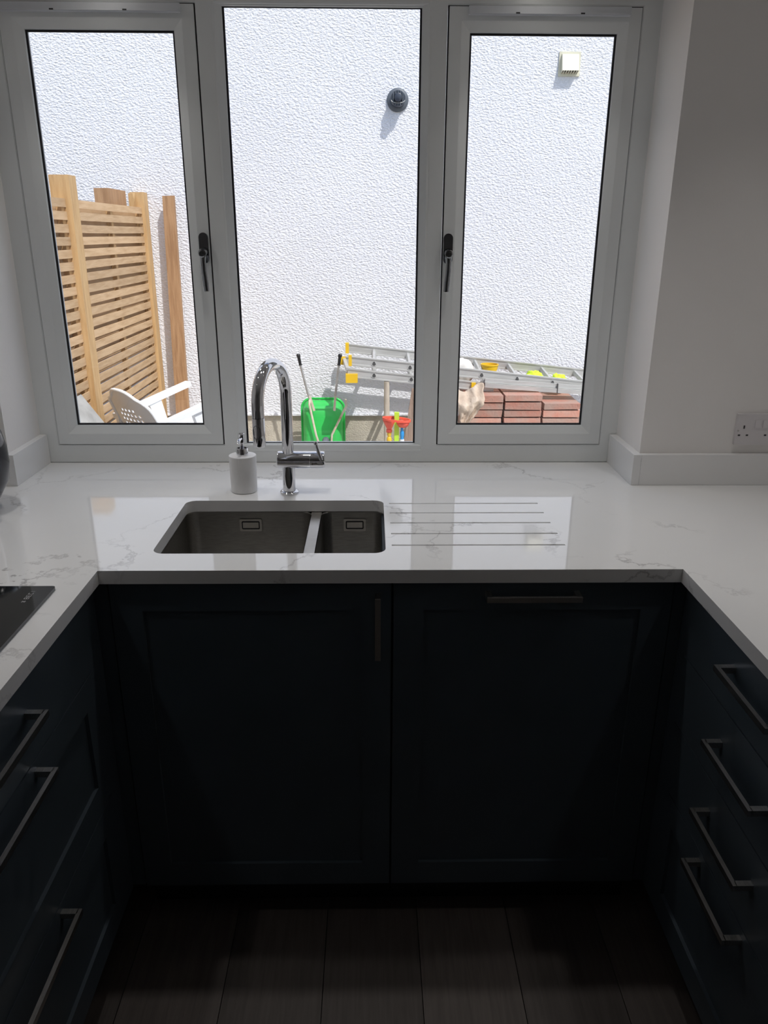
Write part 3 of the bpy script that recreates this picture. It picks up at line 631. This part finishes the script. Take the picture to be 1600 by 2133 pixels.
for k in range(n_sl):
    zt_ = 1.783-0.0635*k; zb_ = zt_-0.0425
    for (ya, yb) in ((4.4815, 5.7985), (3.05, 4.3735)):
        s = MB(); bow = random.uniform(-0.003, 0.003); N = 4; rings = []
        for q in range(N+1):
            y = ya+(yb-ya)*q/N; dz = bow*math.sin(math.pi*q/N); xo = random.uniform(-0.0012, 0.0012)
            rings.append([(-1.610+xo, y, zb_+dz), (-1.602+xo, y, zb_+dz), (-1.602+xo, y, zt_+dz), (-1.610+xo, y, zt_+dz)])
        s.loft(rings).build('slat', 'slat_wood', fn, bevel=0.002, bseg=1)
for y in (4.50, 5.13, 5.765, 4.33, 3.70, 3.08):
    MB().box(-1.640, -1.6125, y, y+0.045, 0.0, 1.775).build('batten', 'post_wood', fn)
# rear slats seen through the gaps
for k in range(n_sl-1):
    zc = 1.783-0.0635*k-0.0540
    for (ya, yb) in ((4.4815, 5.7985), (3.05, 4.3735)):
        MB().box(-1.6500, -1.6410, ya, yb, zc-0.0225, zc+0.0225).build('rear_slat', 'slat_wood', fn)

# plank leaning against the wall
tag(MB().hexa([(-1.497, 5.790, GZ), (-1.397, 5.790, GZ), (-1.397, 5.834, GZ), (-1.497, 5.834, GZ), (-1.452, 5.800, 1.858), (-1.374, 5.800, 1.861), (-1.374, 5.844, 1.861), (-1.452, 5.844, 1.858)]).build('timber_plank', 'plank_wood', bevel=0.003),
    'tall brown timber plank standing against the rendered wall beside the fence', 'plank')

# grey slab leaning on the fence
s = MB(); L = 1.0; ax, az = 0.563, -0.826
A = Vector((-1.548, 0, 0.800)); n_ = Vector((0.826, 0, 0.563))*0.035
for _ in (0,):
    p0 = A; p1 = A+Vector((ax, 0, az))*1.075
    s.hexa([(p1.x, 3.30, p1.z), (p1.x, 4.02, p1.z), (p0.x, 4.02, p0.z), (p0.x, 3.30, p0.z), (p1.x+n_.x, 3.30, p1.z+n_.z), (p1.x+n_.x, 4.02, p1.z+n_.z), (p0.x+n_.x, 4.02, p0.z+n_.z), (p0.x+n_.x, 3.30, p0.z+n_.z)])
tag(s.build('concrete_slab', 'flag', bevel=0.004), 'grey concrete slab leaning against the slatted fence', 'slab')

# ------------------------------------------------------------------ white plastic garden chair
ch = thing('garden_chair', (-1.13, 4.62, GZ), 'white plastic garden chair with perforated back beside the slatted fence', 'chair')
fw = Vector((0.62, 0.785, 0)); lt = Vector((0.785, -0.62, 0)); up = Vector((0, 0, 1))
TILT = math.radians(11)
def C(f, l, z):
    f2 = f*math.cos(TILT)-(z)*math.sin(TILT); z2 = z*math.cos(TILT)+f*math.sin(TILT)
    return Vector((-1.130, 4.62, GZ+0.15)) + fw*f2 + lt*l + up*z2
def backsurf(s_, t_, d):          # s_ across (-1..1), t_ up (0..1)
    w = 0.160+0.035*math.sin(math.pi*min(1, t_*0.9+0.15))
    if t_ > 0.80: w *= math.sqrt(max(0.02, 1-((t_-0.80)/0.2)**2*0.55))
    z = 0.40+0.42*t_ - 0.055*(abs(s_)**2.6)*max(0, (t_-0.70)/0.30); f = -0.20-0.105*t_ + 0.030*s_*s_
    return C(f+d, w*s_, z)
s = MB(); NS, NT = 22, 26
front = [[s.bm.verts.new(backsurf(-1+2*i/NS, j/NT, 0.0)) for i in range(NS+1)] for j in range(NT+1)]
hole = lambda i, j: 5 <= i <= 16 and 3 <= j <= 18 and i % 2 == 1 and j % 2 == 1 and (abs(i-10.5)/6.5)**2+((j-10)/9.5)**2 < 1.0
for j in range(NT):
    for i in range(NS):
        if not hole(i, j): s.bm.faces.new([front[j][i], front[j][i+1], front[j+1][i+1], front[j+1][i]])
bk = s.build('backrest', 'white_plastic', ch, solid=0.006)
rim = [backsurf(-1, j/12, -0.004) for j in range(12)] + [backsurf(-1+2*i/10, 1, -0.004) for i in range(11)] + [backsurf(1, 1-j/12, -0.004) for j in range(1, 13)]
MB().tube(rim, 0.010, 10).build('rim', 'white_plastic', bk, smooth=True)
s = MB()
for k in range(7):
    l0 = -0.20+0.40*k/7; s.hexa([C(-0.20, l0+0.004, 0.405), C(-0.20, l0+0.053, 0.405), C(0.23, l0+0.053, 0.420), C(0.23, l0+0.004, 0.420), C(-0.20, l0+0.004, 0.414), C(-0.20, l0+0.053, 0.414), C(0.23, l0+0.053, 0.430), C(0.23, l0+0.004, 0.430)])
s.hexa([C(0.23, -0.21, 0.395), C(0.23, 0.21, 0.395), C(0.245, 0.21, 0.395), C(0.245, -0.21, 0.395), C(0.23, -0.21, 0.430), C(0.23, 0.21, 0.430), C(0.245, 0.21, 0.430), C(0.245, -0.21, 0.430)])
s.hexa([C(-0.215, -0.21, 0.395), C(-0.215, 0.21, 0.395), C(-0.20, 0.21, 0.395), C(-0.20, -0.21, 0.395), C(-0.215, -0.21, 0.416), C(-0.215, 0.21, 0.416), C(-0.20, 0.21, 0.416), C(-0.20, -0.21, 0.416)])
s.build('seat', 'white_plastic', ch)
for sg in (-1, 1):
    MB().beam(C(-0.235, sg*0.205, 0.605), C(0.335, sg*0.215, 0.610), 0.050, 0.030, up=C(0, 0, 1)-C(0, 0, 0)).build('arm', 'white_plastic', ch, bevel=0.006)
    MB().hexa([C(0.10, sg*0.205-0.012, -0.170), C(0.135, sg*0.205-0.012, -0.170), C(0.135, sg*0.205+0.012, -0.170), C(0.10, sg*0.205+0.012, -0.170), C(0.00, sg*0.205-0.014, 0.590), C(0.09, sg*0.205-0.014, 0.590), C(0.09, sg*0.205+0.014, 0.590), C(0.00, sg*0.205+0.014, 0.590)]).build('leg', 'white_plastic', ch, bevel=0.004)
    lg = MB().hexa([C(-0.27, sg*0.195-0.012, -0.098), C(-0.235, sg*0.195-0.012, -0.098), C(-0.235, sg*0.195+0.012, -0.098), C(-0.27, sg*0.195+0.012, -0.098), C(-0.235, sg*0.195-0.012, 0.60), C(-0.15, sg*0.195-0.012, 0.60), C(-0.15, sg*0.195+0.012, 0.60), C(-0.235, sg*0.195+0.012, 0.60)]).build('leg', 'white_plastic', ch, bevel=0.004)
    for k in range(5):
        q = -0.225+0.016*k
        MB().hexa([C(q, sg*0.195-0.0150, 0.50), C(q+0.006, sg*0.195-0.0150, 0.50), C(q+0.006, sg*0.195+0.0150, 0.50), C(q, sg*0.195+0.0150, 0.50), C(q, sg*0.195-0.0150, 0.57), C(q+0.006, sg*0.195-0.0150, 0.57), C(q+0.006, sg*0.195+0.0150, 0.57), C(q, sg*0.195+0.0150, 0.57)]).build('slot', 'vent_plastic', lg)

# ------------------------------------------------------------------ child's green wheelbarrow on its nose
bw = thing('toy_wheelbarrow', (-0.365, 5.66, GZ), 'small green wheelbarrow upended against the rendered wall', 'wheelbarrow')
def bring(y, hx, z0, z1, r):
    cz = (z0+z1)/2; return [(-0.3655+px, y+0.06*(pz+cz-0.2)*0.5, cz+pz) for px, pz in rr(0, 0, hx, (z1-z0)/2, r, 8)]
s = MB(); s.loft([bring(5.720, 0.150, -0.060, 0.440, 0.07), bring(5.640, 0.140, -0.045, 0.425, 0.07), bring(5.612, 0.118, -0.030, 0.395, 0.06), bring(5.604, 0.100, -0.015, 0.375, 0.05)], False, True)
tr = s.build('tray', 'green_plastic', bw, smooth=True, auto=70)
s = MB(); s.loft([bring(5.722, 0.154, -0.064, 0.444, 0.072), bring(5.722, 0.166, -0.076, 0.456, 0.08), bring(5.730, 0.168, -0.078, 0.458, 0.08), bring(5.730, 0.150, -0.06, 0.440, 0.07)], False, False, close=True)
s.build('rim', 'green_plastic', tr, smooth=True, auto=70)
MB().box(-0.43, -0.30, 5.607, 5.612, 0.398, 0.404).build('rib', 'green_plastic', tr)
for sg, grip, pts in ((-1, ((-0.527, 5.600, 0.802), (-0.512, 5.598, 0.722)), [(-0.512, 5.598, 0.722), (-0.463, 5.592, 0.512), (-0.452, 5.590, 0.480), (-0.425, 5.588, 0.395)]),
                      (1, ((-0.2235, 5.600, 0.802), (-0.2345, 5.598, 0.722)), [(-0.2345, 5.598, 0.722), (-0.2625, 5.592, 0.506), (-0.266, 5.590, 0.475), (-0.275, 5.588, 0.395)])):
    h = MB().tube(pts, 0.0085, 12).build('handle', 'tube_metal', bw, smooth=True)
    g0, g1 = Vector(grip[0]), Vector(grip[1])
    d_ = (g1-g0)
    MB().tube([g0, g0+d_*0.08, g0+d_*0.22, g0+d_*0.30, g1-d_*0.05, g1-d_*0.03, g1+d_*0.02], [0.009, 0.0145, 0.0145, 0.0115, 0.0105, 0.014, 0.014], 14).build('grip', 'black_plastic', h, smooth=True)
MB().tube([(-0.452, 5.583, 0.470), (-0.4535, 5.565, 0.440), (-0.411, 5.565, 0.214), (-0.381, 5.566, 0.114), (-0.372, 5.570, 0.02)], 0.0085, 12).build('leg', 'tube_paint', bw, smooth=True)
MB().tube([(-0.190, 5.600, 0.470), (-0.1825, 5.565, 0.432), (-0.2925, 5.565, 0.214), (-0.3015, 5.566, 0.114), (-0.306, 5.570, 0.02)], 0.0085, 12).build('leg', 'tube_paint', bw, smooth=True)
MB().beam((-0.450, 5.582, 0.500), (-0.419, 5.580, 0.390), 0.016, 0.006, up=(0, -1, 0)).build('bracket', 'tube_paint', bw, bevel=0.002)
MB().beam((-0.262, 5.582, 0.500), (-0.272, 5.580, 0.390), 0.016, 0.006, up=(0, -1, 0)).build('bracket', 'tube_paint', bw, bevel=0.002)
MB().lathe([(0.040, -0.022), (0.100, -0.024), (0.114, -0.015), (0.118, 0), (0.114, 0.015), (0.100, 0.024), (0.040, 0.022)], (-0.338, 5.535, 0.085), (1, 0, 0), 28).build('wheel', 'flue_grey', bw, smooth=True)

# ------------------------------------------------------------------ aluminium extension ladder lying across
ld_ = thing('extension_ladder', (0.7, 5.55, 0.55), 'aluminium extension ladder with yellow end caps lying on the tile stacks', 'ladder')
SL = -0.104
def rail(x0, x1, y, zc0, h=0.064, w=0.026):
    """zc0 = mid height at x=0"""
    s = MB(); a = Vector((x0, y, zc0+SL*x0)); b = Vector((x1, y, zc0+SL*x1))
    s.beam(a, b, w*0.55, h)
    for dz in (h/2-0.004, -h/2+0.004): s.beam(a+Vector((0, 0, dz)), b+Vector((0, 0, dz)), w, 0.008)
    return s.build('rail', 'alu', ld_, bevel=0.0012, bseg=1)
rail(-0.175, 2.30, 5.760, 0.804)          # rear, upper section
rA = rail(-0.140, 2.30, 5.380, 0.7735, h=0.062)
rail(-0.215, 0.86, 5.715, 0.717)
rB = rail(-0.165, 0.86, 5.372, 0.6900, h=0.060)
def rung(x, ya, yb, za, zb, r=0.017):
    pts = [(x+r*math.cos(a), 0, r*1.1*math.sin(a)) for a in [math.radians(90), math.radians(65), math.radians(-15), math.radians(-40), math.radians(-90), math.radians(-140), math.radians(-165), math.radians(115)]]
    MB().loft([[(p[0], ya, za+p[2]) for p in pts], [(p[0], yb, zb+p[2]) for p in pts]]).build('rung', 'alu', ld_, smooth=True)
    pe = [(x+(p[0]-x)*0.78, ya-0.0004, za+p[2]*0.78) for p in pts]
    MB().prism(pe, (0, 0.0006, 0)).build('rung_end_shade', 'vent_dark', ld_)  # dark plate paints the shade of a hollow bore on the solid end
for k in range(10):
    x = 0.019+0.2505*k
    rung(x, 5.366, 5.775, 0.770+SL*x, 0.802+SL*x)
for k in range(3):
    x = 0.019+0.260*k
    rung(x, 5.358, 5.728, 0.690+SL*x, 0.714+SL*x)
def cap(x0, x1, y0, y1, z0, z1): MB().box(x0, x1, y0, y1, z0, z1).build('end_cap', 'yellow_plastic', ld_, bevel=0.006, bseg=3)
cap(-0.190, -0.165, 5.742, 5.778, 0.785, 0.860)
cap(-0.157, -0.135, 5.362, 5.398, 0.752, 0.826)
cap(-0.235, -0.190, 5.690, 5.740, 0.710, 0.768)
cap(-0.178, -0.095, 5.346, 5.398, 0.6380, 0.7000)
MB().beam((-0.200, 5.715, 0.745), (-0.160, 5.385, 0.705), 0.022, 0.03).build('end_bar', 'alu', ld_, bevel=0.003)
cap(0.700, 0.730, 5.345, 5.362, 0.590, 0.640)
# slide-in guide channels in line with the lower section
z_ = lambda x: 0.733-0.0735*x
s = MB(); s.beam((0.79, 5.335, z_(0.79)-0.015), (1.70, 5.335, z_(1.70)-0.015), 0.020, 0.028).beam((0.79, 5.326, z_(0.79)-0.046), (1.70, 5.326, z_(1.70)-0.046), 0.030, 0.030)
s.build('guide_channel', 'alu', ld_, bevel=0.002, bseg=1)
MB().lathe([(0.020, 0), (0.024, 0.002), (0.024, 0.008), (0.018, 0.010)], (0.785, 5.356, 0.640), (0, -1, 0), 24).build('guide_ring', 'tube_metal', ld_, smooth=True)
MB().box(1.294, 1.300, 5.308, 5.326, 0.575, 0.640).build('joint_strap', 'vent_dark', ld_)

# prop and leaning board under the ladder
tag(MB().tube([(0.112, 5.430, GZ), (0.112, 5.430, 0.2), (0.109, 5.400, 0.500), (0.108, 5.375, 0.6455)], [0.021, 0.021, 0.020, 0.019], 14).build('timber_prop', 'pale_wood', smooth=True), 'pale round timber prop standing under the ladder', 'post')
tag(MB().beam((0.225, 5.27, GZ+0.02), (0.320, 5.33, 0.6), 0.075, 0.022, up=(0, -1, 0.1)).build('leaning_board', 'old_wood', bevel=0.003), 'weathered brown board leaning beside the red funnel toy', 'board')

# ------------------------------------------------------------------ stacks of red roof tiles
ORD = ['topmost', 'second from the top', 'third from the top', 'fourth from the top', 'fifth from the top', 'sixth from the top', 'seventh from the top', 'eighth from the top', 'ninth from the top', 'tenth from the top', 'eleventh from the top', 'twelfth from the top', 'thirteenth from the top', 'fourteenth from the top']
tile_mesh = []
for k in range(6):
    s = MB(); w, d_, h_ = 0.127, 0.205, (0.050, 0.054, 0.048, 0.055, 0.052, 0.049)[k]
    e = [random.uniform(-0.005, 0.003) for _ in range(8)]; e[0] = -e[0]; e[2] = -e[2]
    for nx in (-0.07, 0.07): s.box(nx-0.02, nx+0.02, -0.10, 0.18, 0, 0.012)
    o = s.hexa([(-w+e[0], -d_, 0.006+0.003*(k%2)), (w+e[1], -d_, 0.006+0.002*(k%3)), (w, d_, 0.006), (-w, d_, 0.006), (-w+e[2], -d_+e[4]*0.5, h_), (w+e[3], -d_+e[5]*0.5, h_), (w, d_, h_), (-w, d_, h_)]).build('roof_tile', 'paver_red', bevel=0.007, loc=(0, 0, 0))
    tile_mesh.append((o.data, h_)); bpy.data.objects.remove(o)
for cx, top, where in ((0.774, 0.580, 'stack beside the hanging sackcloth'), (1.0425, 0.590, 'middle stack'), (1.312, 0.570, 'stack nearest the right jamb')):
    z = GZ; col = []
    while True:
        k = random.randrange(6)
        if z+tile_mesh[k][1] > top: break
        col.append((z, k)); z += tile_mesh[k][1]+0.0012
    sh = top-z
    for q, (zz, k) in enumerate(col):
        o = bpy.data.objects.new('roof_tile', tile_mesh[k][0]); COL.objects.link(o)
        o.location = (cx+random.uniform(-0.002, 0.002), 5.411+random.uniform(-0.014, 0.010), zz); o.rotation_euler[2] = random.uniform(-0.006, 0.006)
        tag(o, 'red clay roof tile, %s of the %s' % (ORD[len(col)-1-q], where), 'roof tile', 'stacked red roof tiles', 'thing')

# ------------------------------------------------------------------ things on and around the stacks
def cloth(name, material, fn_, nu, nv, th=0.003, label=None, cat=None):
    s = MB(); g = [[s.bm.verts.new(fn_(i/nu, j/nv)) for i in range(nu+1)] for j in range(nv+1)]
    for j in range(nv):
        for i in range(nu): s.bm.faces.new([g[j][i], g[j][i+1], g[j+1][i+1], g[j+1][i]])
    return tag(s.build(name, material, smooth=True, auto=80, solid=th), label, cat)
from mathutils import noise
def rag(u, v):
    x0 = 0.575+0.02*v; x1 = 0.765-0.03*v-0.085*max(0, v-0.45)/0.55
    x = x0+(x1-x0)*u; z = 0.628-0.235*v-(0.03*math.sin(u*5))*(1-v)
    y = 5.245-0.160*min(1, v*3.2)
    nn = noise.noise(Vector((x*16, z*16, 1.7))); n2 = noise.noise(Vector((x*45, z*30, 5.1)))
    return (x+0.010*n2, y-0.026*nn-0.008*n2+0.012*math.sin(u*17+v*3), z+0.012*nn*(1-0.3*v))
cloth('sackcloth', 'sackcloth', rag, 26, 30, label='crumpled beige sackcloth hanging from the ladder rail', cat='cloth')
def blob(name, c, r, material, label, cat, amp=0.22, fr=9.0, seed=0.0, flat=True):
    s = MB(); bmesh.ops.create_icosphere(s.bm, subdivisions=4, radius=1.0)
    for vv in s.bm.verts:
        d = vv.co.normalized(); k = 1+amp*noise.noise(d*fr*0.3+Vector((seed, 0, 0)))+amp*0.45*noise.noise(d*fr+Vector((0, seed, 0)))
        p = Vector((d.x*r[0], d.y*r[1], d.z*r[2]))*k
        if flat and p.z < -r[2]*0.62: p.z = -r[2]*0.62
        vv.co = Vector(c)+p
    return tag(s.build(name, material, smooth=True, auto=180), label, cat)
blob('white_sack', (0.648, 5.560, 0.6800), (0.090, 0.095, 0.105), 'bag_white', 'bulging white sack between the ladder rails beside the yellow bucket', 'sack', 0.16, 5, 2.0)
bx_, by_ = 0.846, 5.520
bu = thing('bucket', (bx_, by_, 0.6055), 'small yellow bucket standing between the ladder rails', 'bucket')
MB().lathe([(0.042, 0.0005), (0.046, 0.003), (0.060, 0.128), (0.064, 0.130), (0.064, 0.138), (0.058, 0.138), (0.0575, 0.128), (0.044, 0.008), (0.001, 0.006)], (bx_, by_, 0.6055), seg=36).build('pail', 'yellow_plastic', bu, smooth=True)
MB().tube([(bx_+0.062*math.cos(a), by_-0.064*math.sin(a)*0.98, 0.6055+0.128-0.050*math.sin(a)) for a in [math.pi*k/14 for k in range(15)]], 0.0022, 8).build('bail_handle', 'tube_metal', bu, smooth=True)
blob('hi_vis_bundle', (1.170, 5.535, 0.6285), (0.070, 0.06, 0.062), 'hi_vis', 'fluorescent yellow-green bundle between the rails, nearer the bucket', 'workwear', 0.35, 8, 4.0)
blob('hi_vis_bundle', (1.352, 5.535, 0.6085), (0.062, 0.06, 0.062), 'hi_vis', 'fluorescent yellow-green bundle between the rails, farther from the bucket', 'workwear', 0.35, 8, 7.0)
blob('rubble_sack', (1.556, 5.250, 0.22), (0.085, 0.12, 0.40), 'bag_white', 'upright white sack at the end of the tile stacks', 'sack', 0.14, 6, 9.0)
o = bpy.data.objects['rubble_sack']; o.location.z += GZ-(o.matrix_world.translation.z if False else o.location.z)

# ------------------------------------------------------------------ sand and water toy with funnels
ty_ = thing('funnel_toy', (0.172, 5.17, GZ), 'lime green and red funnel toy stand below the ladder', 'toy')
MB().box(0.1570, 0.1895, 5.155, 5.185, GZ, 0.470).build('post', 'lime_plastic', ty_, bevel=0.003)
MB().box(0.158, 0.164, 5.150, 5.156, 0.26, 0.31).build('post_clip', 'lime_plastic', ty_, bevel=0.001)
def oval(hx, hy, z, n=36, cx=0.172, tilt=-0.10): return [(cx+hx*math.cos(2*math.pi*k/n), 5.150+hy*math.sin(2*math.pi*k/n), z+tilt*hx*math.cos(2*math.pi*k/n)) for k in range(n)]
s = MB(); s.loft([oval(0.098, 0.062, 0.418), oval(0.098, 0.062, 0.432), oval(0.089, 0.053, 0.432), oval(0.086, 0.050, 0.418)], False, False, close=True)
s.build('funnel_rim', 'red_plastic', ty_, smooth=True)
s = MB(); s.lathe([(0.043, 0.0), (0.036, -0.018), (0.016, -0.060), (0.014, -0.066), (0.018, -0.070), (0.018, -0.088)], (0.122, 5.150, 0.424), seg=28, caps=False); s.build('funnel', 'red_plastic', ty_, smooth=True, solid=0.0025)
s = MB(); s.lathe([(0.043, 0.0), (0.040, -0.018), (0.028, -0.036), (0.004, -0.044)], (0.216, 5.150, 0.412), seg=28, caps=False); s.build('bowl', 'red_plastic', ty_, smooth=True, solid=0.0025)
MB().lathe([(0.015, 0.335), (0.015, 0.318), (0.010, 0.305), (0.016, 0.296), (0.018, 0.280), (0.014, 0.262), (0.017, 0.250), (0.017, -0.10)], (0.122, 5.150, 0), seg=20).build('spinner_column', 'yellow_plastic', ty_, smooth=True)
MB().lathe([(0.009, 0.372), (0.010, 0.345), (0.014, 0.338), (0.0145, 0.310), (0.011, 0.300), (0.013, 0.288)], (0.210, 5.150, 0), seg=20).build('spout', 'blue_plastic', ty_, smooth=True)
MB().lathe([(0.015, 0.287), (0.019, 0.250), (0.022, -0.10)], (0.210, 5.150, 0), seg=20).build('spout_base', 'white_plastic', ty_, smooth=True)
MB().box(0.09, 0.25, 5.11, 5.19, GZ, GZ+0.012).build('foot', 'lime_plastic', ty_, bevel=0.003)
